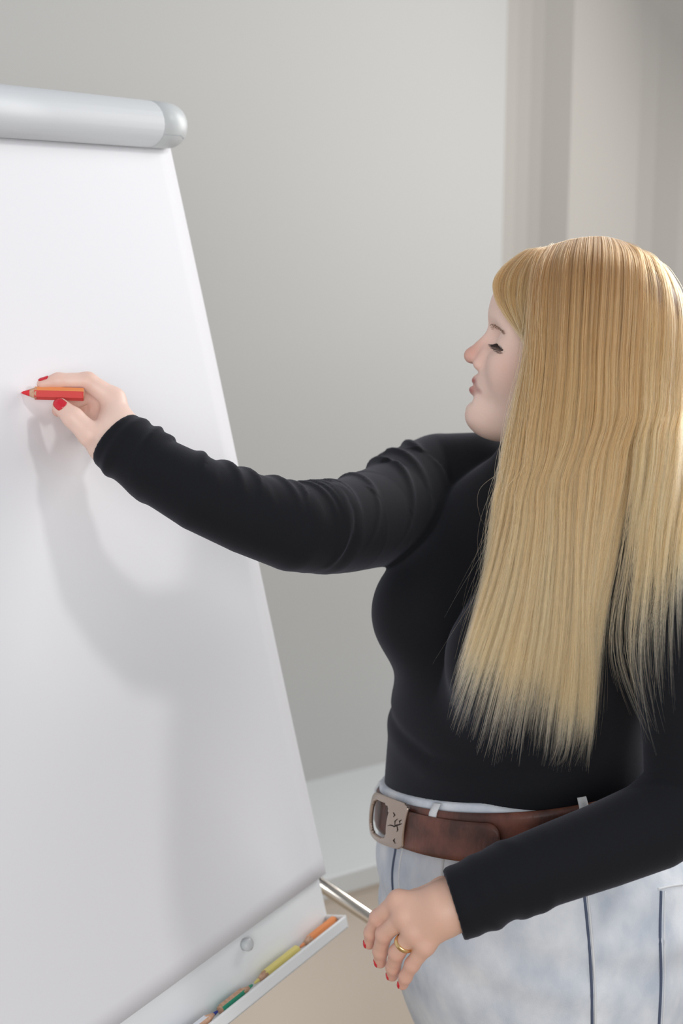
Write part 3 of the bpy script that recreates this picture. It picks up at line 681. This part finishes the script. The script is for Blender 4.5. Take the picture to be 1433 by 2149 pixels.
seam([(1221, 1840), (1231, 1930), (1239, 2030), (1242, 2140), (1242, 2400), (1240, 2700)], 0.0016, M['seam_dark']); seam([(1229, 1840), (1238, 1930), (1246, 2030), (1249, 2140), (1249, 2400), (1247, 2700)], 0.0016, M['seam_light'])
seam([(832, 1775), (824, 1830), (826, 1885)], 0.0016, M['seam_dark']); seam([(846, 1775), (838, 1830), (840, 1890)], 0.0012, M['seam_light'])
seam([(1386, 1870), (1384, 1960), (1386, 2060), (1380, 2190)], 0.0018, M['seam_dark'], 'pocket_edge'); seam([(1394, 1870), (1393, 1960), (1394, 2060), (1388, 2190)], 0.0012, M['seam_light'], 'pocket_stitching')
seam([(1380, 1866), (1405, 1860), (1432, 1856)], 0.0014, M['seam_light'], 'pocket_edge')
seam([(933, 1792), (929, 1815), (926, 1850)], 0.0018, M['seam_light'], 'pocket_edge')
for s in (1, -1):
    a, b, c = leg_pts(s); c = A(c[0], c[1], 0)
    fn = lambda p: np.maximum(smin(smin(ell(p, c + HFd * 0.06 + A(0, 0, 0.035), (0.115, 0.043, 0.045), np.stack([HFd, HRd, A(0, 0, 1)])), ell(p, c + HFd * 0.125 + A(0, 0, 0.025), (0.05, 0.043, 0.032), np.stack([HFd, HRd, A(0, 0, 1)])), 0.02), cone(p, c + A(0, 0, 0.04), c + A(0, 0, 0.075), 0.042, 0.045), 0.03), 0.002 - p[:, 2])
    v, q = isosurf(fn, c - A(0.22, 0.22, 0.02), c + A(0.22, 0.22, 0.14), 0.005); mesh_obj('shoe', v, None, M['shoe'], person, True, q)

# ------------------------------------------------------------------ belt
def W(th, z, off):
    q = HIPS.point(th, z, off); return q + A(0, 0, tilt(q[0], q[1]))
def strap(th0, th1, z_fn, half, off, thick, name, m, parent, round_end=False, n=90):
    V = []; F = []; prof = 7
    for i in range(n + 1):
        u = i / n; th = th0 + (th1 - th0) * u; zc, hh = z_fn(u), half
        if round_end and u > 0.86: hh = half * math.sqrt(max(0.0005, 1 - ((u - 0.86) / 0.14) ** 2.6))
        for k in range(prof): 
            t = k / (prof - 1) * 2 - 1; edge = 0.0012 * (abs(t) > 0.9)
            V.append(W(th, zc + t * hh, off + thick - edge))
        for k in range(prof):
            t = 1 - k / (prof - 1) * 2; V.append(W(th, zc + t * hh, off))
    w = prof * 2
    for i in range(n):
        for k in range(w): F.append((i * w + k, i * w + (k + 1) % w, (i + 1) * w + (k + 1) % w, (i + 1) * w + k))
    F.append(tuple(range(w))); F.append(tuple(n * w + k for k in range(w - 1, -1, -1)))
    return mesh_obj(name, V, F, m, parent, True)
BZ = 1.005
fr = math.pi / 2 - 0.16
belt = strap(fr + 0.02, fr + 2 * math.pi - 0.02, lambda u: BZ, 0.0235, 0.0015, 0.0035, 'belt', M['leather'], person); belt['label'] = 'wide brown leather belt'
strap(fr + 0.10, fr + 0.98, lambda u: BZ - 0.003 - 0.006 * u, 0.0225, 0.008, 0.0035, 'belt_tail', M['leather'], belt, True)
# buckle: a rounded frame bent round the waist, with an opening and a prong
def buckle():
    V = []; F = []; nu_, nv_ = 40, 30
    Wd, Hh = 0.038, 0.031
    grid = {}
    for j in range(nv_ + 1):
        for i in range(nu_ + 1):
            x = (i / nu_ * 2 - 1); y = (j / nv_ * 2 - 1)
            yy = y * Hh * (1 - 0.12 * (1 - abs(x)) * 0 - 0.10 * abs(x) ** 2); bul = 0.0125 + 0.006 * (1 - y * y) * (1 - 0.5 * x * x)
            th = fr + x * Wd / 0.158; grid[i, j] = len(V); V.append(W(th, BZ + yy, bul))
    for j in range(nv_):
        for i in range(nu_):
            x = ((i + 0.5) / nu_ * 2 - 1); y = ((j + 0.5) / nv_ * 2 - 1)
            if (abs((x + 0.20) / 0.60) ** 4 + abs(y / 0.72) ** 4) < 1: continue
            if (abs(x) ** 6 + abs(y) ** 6) > 1.25: continue
            F.append((grid[i, j], grid[i + 1, j], grid[i + 1, j + 1], grid[i, j + 1]))
    ob = mesh_obj('buckle', V, F, M['buckle'], belt, True)
    so = ob.modifiers.new('solid', 'SOLIDIFY'); so.thickness = 0.005; so.offset = -1
    bv = ob.modifiers.new('sub', 'SUBSURF'); bv.levels = 1; bv.render_levels = 1
    return ob
bk = buckle(); bk['label'] = 'large bronze-coloured buckle'
o = MB(); pts = [(0.62, 0.02), (0.70, -0.02), (0.76, 0.05), (0.84, 0.10), (0.93, 0.16)]
def bpt(x, y, off): return W(fr + x * 0.038 / 0.158, BZ + y * 0.031, off)
o.tube([bpt(x, y, 0.0128 + 0.006 * (1 - y * y) * (1 - 0.5 * x * x)) for x, y in pts], [0.0004, 0.0008, 0.0011, 0.0008, 0.0003], 6)
o.tube([bpt(x, y, 0.0128 + 0.006 * (1 - y * y) * (1 - 0.5 * x * x)) for x, y in [(0.72, 0.0), (0.70, 0.2), (0.76, 0.3)]], [0.0003, 0.0006, 0.0003], 6)
for pl in ([(0.5, -0.06), (0.58, 0.0), (0.70, -0.02)], [(0.78, 0.06), (0.82, -0.12), (0.80, -0.2)], [(0.60, 0.5), (0.66, 0.42), (0.64, 0.34)], [(0.74, -0.5), (0.70, -0.58), (0.76, -0.7)], [(0.86, 0.12), (0.84, 0.24), (0.90, 0.3)]):
    o.tube([bpt(x, y, 0.0128 + 0.006 * (1 - y * y) * (1 - 0.5 * x * x)) for x, y in pl], [0.0003, 0.0007, 0.0003], 6)
o.build('buckle_crack', M['buckle_crack'], belt)
# belt loops of the jeans
def loop(th, lean, zt, zb):
    o = MB(); 
    for dth, m_ in ((0, 'denim'),):
        V = []; 
        for j in range(7):
            z = zt + (zb - zt) * j / 6; off = 0.0065 if 0 < j < 6 else 0.001; t = th + lean * j / 6
            for sgn, oo in ((-1, off), (-0.4, off + 0.0014), (0.4, off + 0.0014), (1, off), (1, off - 0.002), (-1, off - 0.002)): V.append(W(t + sgn * 0.032, z, oo))
        F = []
        for j in range(6):
            for k_ in range(6): F.append((j * 6 + k_, j * 6 + (k_ + 1) % 6, (j + 1) * 6 + (k_ + 1) % 6, (j + 1) * 6 + k_))
        F += [(5, 4, 3, 2, 1, 0), tuple(36 + k_ for k_ in range(6))]
        mesh_obj('belt_loop', V, F, M['seam_light'], je, True)
def seen_x(q): d = q - A(0, 0, CAM_H); return CX + FPX * d[0] / (d[1] * cP - d[2] * sP)
def th_at(px): return min(np.linspace(fr + 0.2, fr + 2.2, 200), key=lambda t: abs(seen_x(W(t, BZ, 0.006)) - px))
loop(th_at(902), 0.0, 1.036, 0.975); loop(th_at(1222), 0.03, 1.036, 0.980); loop(fr - 0.5, 0, 1.036, 0.975); loop(fr + 3.14, 0, 1.036, 0.975); loop(fr - 1.8, 0, 1.036, 0.975)

# ------------------------------------------------------------------ hair
T = 36
def guide(pts): return catmull(np.array([P(*q) for q in pts]), T)
def sheet(guides, margin, iters=6):
    """resample across the guides and push the sheet outside the body"""
    G = np.array([guide(g_) if not isinstance(g_, np.ndarray) else g_ for g_ in guides]); K = (len(G) - 1) * 5 + 1
    G2 = np.stack([catmull(G[:, t], K) if False else np.stack([np.interp(np.linspace(0, len(G) - 1, K), np.arange(len(G)), G[:, t, c]) for c in range(3)], 1) for t in range(T)], 1)
    p = G2.reshape(-1, 3)
    for _ in range(iters):
        d = body_solid(p.astype(f32)); e = 0.003; g_ = np.stack([body_solid((p + np.eye(3)[c] * e).astype(f32)) - d for c in range(3)], 1); g_ /= np.linalg.norm(g_, axis=1)[:, None] + 1e-9
        p = p + g_ * np.clip(margin - d, 0, 0.03)[:, None]
    nrm_ = g_.reshape(K, T, 3)
    G2 = p.reshape(K, T, 3)
    for _ in range(14):
        G2[:, 1:-1] = 0.5 * G2[:, 1:-1] + 0.25 * (G2[:, :-2] + G2[:, 2:]); G2[1:-1] = 0.5 * G2[1:-1] + 0.25 * (G2[:-2] + G2[2:])
    nrm_[:, 1:-1] = (nrm_[:, 1:-1] + nrm_[:, :-2] + nrm_[:, 2:]) / 3
    return G2, nrm_
def bil(G, u, t):
    K, T_ = G.shape[:2]; x = np.clip(u, 0, 1) * (K - 1); y = np.clip(t, 0, 1) * (T_ - 1)
    i = np.minimum(x.astype(int), K - 2); j = np.minimum(y.astype(int), T_ - 2); a = (x - i)[..., None]; b = (y - j)[..., None]
    return (G[i, j] * (1 - a) + G[i + 1, j] * a) * (1 - b) + (G[i, j + 1] * (1 - a) + G[i + 1, j + 1] * a) * b
STR = []
def strands(G, Nn, locks, per, thick, u_spread, len_fn, frizz=0.0015, npt=30, dens=None, bend=0.003):
    ts = np.linspace(0, 1, npt)
    for _ in range(locks):
        uc = rng.random() if dens is None else dens(rng.random()); vc = rng.random(); Lc = len_fn(uc) * rng.uniform(0.93, 1.03)
        ph = rng.uniform(0, 6.28, 3); am = rng.normal(0, bend, 2)
        n = per
        du = rng.normal(0, u_spread, n)[:, None] * (1.0 - 0.55 * ts)[None]; uu = np.clip(uc, 0, 1) + du
        L = np.minimum(Lc * rng.uniform(0.80, 1.02, n), 1.0)
        tt = ts[None] * L[:, None]
        base = bil(G, uu, tt); nn = bil(Nn, uu, tt)
        off = (vc * thick + np.abs(rng.normal(0, 0.0015, n)))[:, None] * np.clip(ts * 6 + 0.25, 0, 1)[None]
        ph2 = rng.uniform(0, 6.28, (n, 1)); fz = np.abs(rng.normal(0, frizz, (n, 1))) * (1 + 3.0 * (rng.random((n, 1)) < 0.04))
        base = base + nn * off[..., None]
        side = A(1, 0, 0) * (am[0] * np.sin(ts * 5 + ph[0]) * ts ** 2)[:, None] + A(0, 0.4, 0) * (am[1] * np.sin(ts * 4 + ph[1]) * ts ** 2)[:, None]
        base = base + side[None] + A(1, 0, 0) * (fz * np.sin(ts[None] * 9 + ph2) * (0.2 + ts[None]))[..., None]
        STR.append(base.astype(f32))
# near side: from the front of the parting to the back of the head
near = [
    [(1128, 540, 1.655), (1118, 630, 1.595), (1106, 720, 1.570), (1090, 810, 1.560), (1066, 900, 1.545), (1046, 1000, 1.52), (1040, 1100, 1.49), (1036, 1200, 1.47), (1010, 1290, 1.46)],
    [(1150, 526, 1.660), (1132, 640, 1.580), (1116, 760, 1.555), (1098, 900, 1.535), (1078, 1030, 1.50), (1058, 1150, 1.47), (1030, 1260, 1.455), (982, 1385, 1.445), (926, 1540, 1.44)],
    [(1175, 514, 1.660), (1160, 640, 1.572), (1145, 780, 1.545), (1125, 930, 1.525), (1105, 1060, 1.49), (1082, 1190, 1.46), (1050, 1300, 1.445), (1008, 1410, 1.435), (968, 1545, 1.43)],
    [(1200, 507, 1.660), (1190, 640, 1.566), (1178, 780, 1.540), (1160, 930, 1.52), (1140, 1060, 1.485), (1118, 1200, 1.455), (1092, 1330, 1.44), (1062, 1460, 1.43), (1035, 1600, 1.43)],
    [(1230, 502, 1.660), (1224, 640, 1.562), (1214, 790, 1.536), (1198, 940, 1.515), (1180, 1080, 1.475), (1160, 1230, 1.448), (1138, 1370, 1.435), (1115, 1500, 1.43), (1105, 1600, 1.43)],
    [(1262, 500, 1.662), (1260, 640, 1.560), (1252, 790, 1.534), (1238, 940, 1.51), (1222, 1080, 1.47), (1204, 1230, 1.445), (1186, 1380, 1.435), (1170, 1510, 1.43), (1165, 1625, 1.43)],
    [(1292, 506, 1.664), (1298, 640, 1.566), (1294, 790, 1.538), (1282, 940, 1.512), (1266, 1090, 1.470), (1246, 1240, 1.445), (1228, 1390, 1.435), (1220, 1520, 1.43), (1220, 1635, 1.43)],
    [(1316, 516, 1.668), (1338, 640, 1.580), (1340, 790, 1.550), (1330, 940, 1.520), (1314, 1080, 1.480), (1290, 1200, 1.455), (1265, 1330, 1.440), (1250, 1470, 1.435), (1245, 1620, 1.435)]]
back = [
    [(1312, 514, 1.668), (1334, 640, 1.580), (1340, 770, 1.552), (1336, 900, 1.528), (1330, 1040, 1.480), (1324, 1160, 1.450), (1310, 1270, 1.430), (1270, 1360, 1.42), (1330, 1450, 1.405), (1388, 1580, 1.38)],
    [(1332, 528, 1.676), (1382, 630, 1.610), (1402, 770, 1.575), (1402, 910, 1.540), (1394, 1050, 1.480), (1386, 1180, 1.435), (1376, 1300, 1.405), (1366, 1420, 1.390), (1378, 1520, 1.375), (1400, 1650, 1.36)],
    [(1346, 542, 1.690), (1412, 650, 1.650), (1436, 780, 1.620), (1440, 910, 1.57), (1434, 1040, 1.500), (1428, 1150, 1.435), (1420, 1260, 1.400), (1414, 1350, 1.385), (1424, 1450, 1.38)],
    [(1352, 552, 1.705), (1426, 670, 1.700), (1456, 800, 1.700), (1466, 920, 1.66), (1462, 1040, 1.60), (1458, 1150, 1.50), (1452, 1260, 1.43), (1448, 1360, 1.40), (1450, 1450, 1.39)]]
far = [
    [(1340, 548, 1.715), (1420, 680, 1.745), (1446, 810, 1.760), (1456, 930, 1.77), (1458, 1060, 1.78), (1455, 1180, 1.77), (1450, 1300, 1.76), (1448, 1400, 1.75)],
    [(1290, 520, 1.720), (1350, 640, 1.775), (1380, 780, 1.80), (1390, 920, 1.82), (1395, 1060, 1.83), (1398, 1180, 1.82), (1400, 1300, 1.81), (1400, 1400, 1.80)],
    [(1240, 510, 1.715), (1270, 620, 1.780), (1290, 760, 1.81), (1310, 900, 1.83), (1330, 1040, 1.85), (1340, 1160, 1.85), (1345, 1280, 1.84), (1345, 1380, 1.83)],
    [(1180, 516, 1.700), (1190, 620, 1.765), (1205, 740, 1.79), (1225, 860, 1.81), (1255, 980, 1.84), (1280, 1100, 1.86), (1295, 1220, 1.86), (1300, 1320, 1.85)]]
fringe = [
    [(1138, 527, 1.662), (1108, 538, 1.655), (1068, 561, 1.645), (1042, 590, 1.636), (1041, 618, 1.622), (1058, 655, 1.606), (1082, 690, 1.592), (1106, 716, 1.580), (1116, 760, 1.570)],
    [(1146, 525, 1.660), (1124, 538, 1.650), (1098, 568, 1.634), (1075, 600, 1.620), (1076, 640, 1.604), (1094, 680, 1.590), (1112, 716, 1.578), (1122, 760, 1.566), (1126, 800, 1.56)],
    [(1156, 522, 1.658), (1146, 536, 1.642), (1130, 572, 1.615), (1122, 620, 1.598), (1118, 670, 1.585), (1124, 720, 1.572), (1130, 770, 1.562), (1132, 820, 1.555), (1132, 860, 1.55)]]
for g_ in near + back:
    for i_, (x_, y_, Y_) in enumerate(g_): g_[i_] = (x_, y_, Y_ - 0.024 * math.exp(-((y_ - 930) / 140) ** 2))
Gn, Nn = sheet(near, 0.005); Gb, Nb = sheet(back, 0.005); Gf, Nf = sheet(far, 0.005); Gr, Nr = sheet(fringe, 0.003)
strands(Gn, Nn, 420, 34, 0.012, 0.010, lambda u: 0.90 + 0.10 * rng.random() if u > 0.06 else 0.88 + 0.1 * rng.random())
strands(Gn, Nn, 160, 30, 0.003, 0.030, lambda u: 0.72 + 0.2 * rng.random())
strands(Gb, Nb, 170, 30, 0.014, 0.020, lambda u: 0.60 + 0.34 * rng.random() ** 2.2, bend=0.005)
strands(Gb, Nb, 34, 12, 0.010, 0.010, lambda u: 0.9 + 0.1 * rng.random(), dens=lambda u: u * 0.75, bend=0.008)
strands(Gf, Nf, 150, 26, 0.012, 0.030, lambda u: 0.85 + 0.15 * rng.random())
strands(Gr, Nr, 90, 26, 0.006, 0.020, lambda u: 0.9 + 0.1 * rng.random(), frizz=0.0005, bend=0.001)
strands(Gb, Nb, 50, 28, 0.008, 0.03, lambda u: 0.55 + 0.2 * rng.random(), dens=lambda u: u * 0.4)
# stray hairs in front of the chest
strands(Gn, Nn, 40, 3, 0.02, 0.01, lambda u: 0.85 + 0.15 * rng.random(), frizz=0.006, dens=lambda u: 0.07 + u * 0.2, bend=0.02)
S = np.concatenate([s.reshape(-1, *s.shape[-2:]) for s in STR]); nS, nP = S.shape[:2]
hc = bpy.data.hair_curves.new('hair'); hc.add_curves([nP] * nS)
hc.attributes['position'].data.foreach_set('vector', S.reshape(-1).astype(f32)) if 'position' in hc.attributes else hc.position_data.foreach_set('vector', S.reshape(-1))
rad = (0.00016 * np.clip(1.15 - np.linspace(0, 1, nP) ** 4, 0.15, 1))[None].repeat(nS, 0)
ra = hc.attributes.get('radius') or hc.attributes.new('radius', 'FLOAT', 'POINT'); ra.data.foreach_set('value', rad.ravel().astype(f32))
hc.materials.append(M['hair'])
ho = bpy.data.objects.new('hair', hc); col.objects.link(ho); ho.parent = person; ho.matrix_parent_inverse = Matrix.Translation(person.location).inverted(); ho['label'] = 'long straight blonde hair'
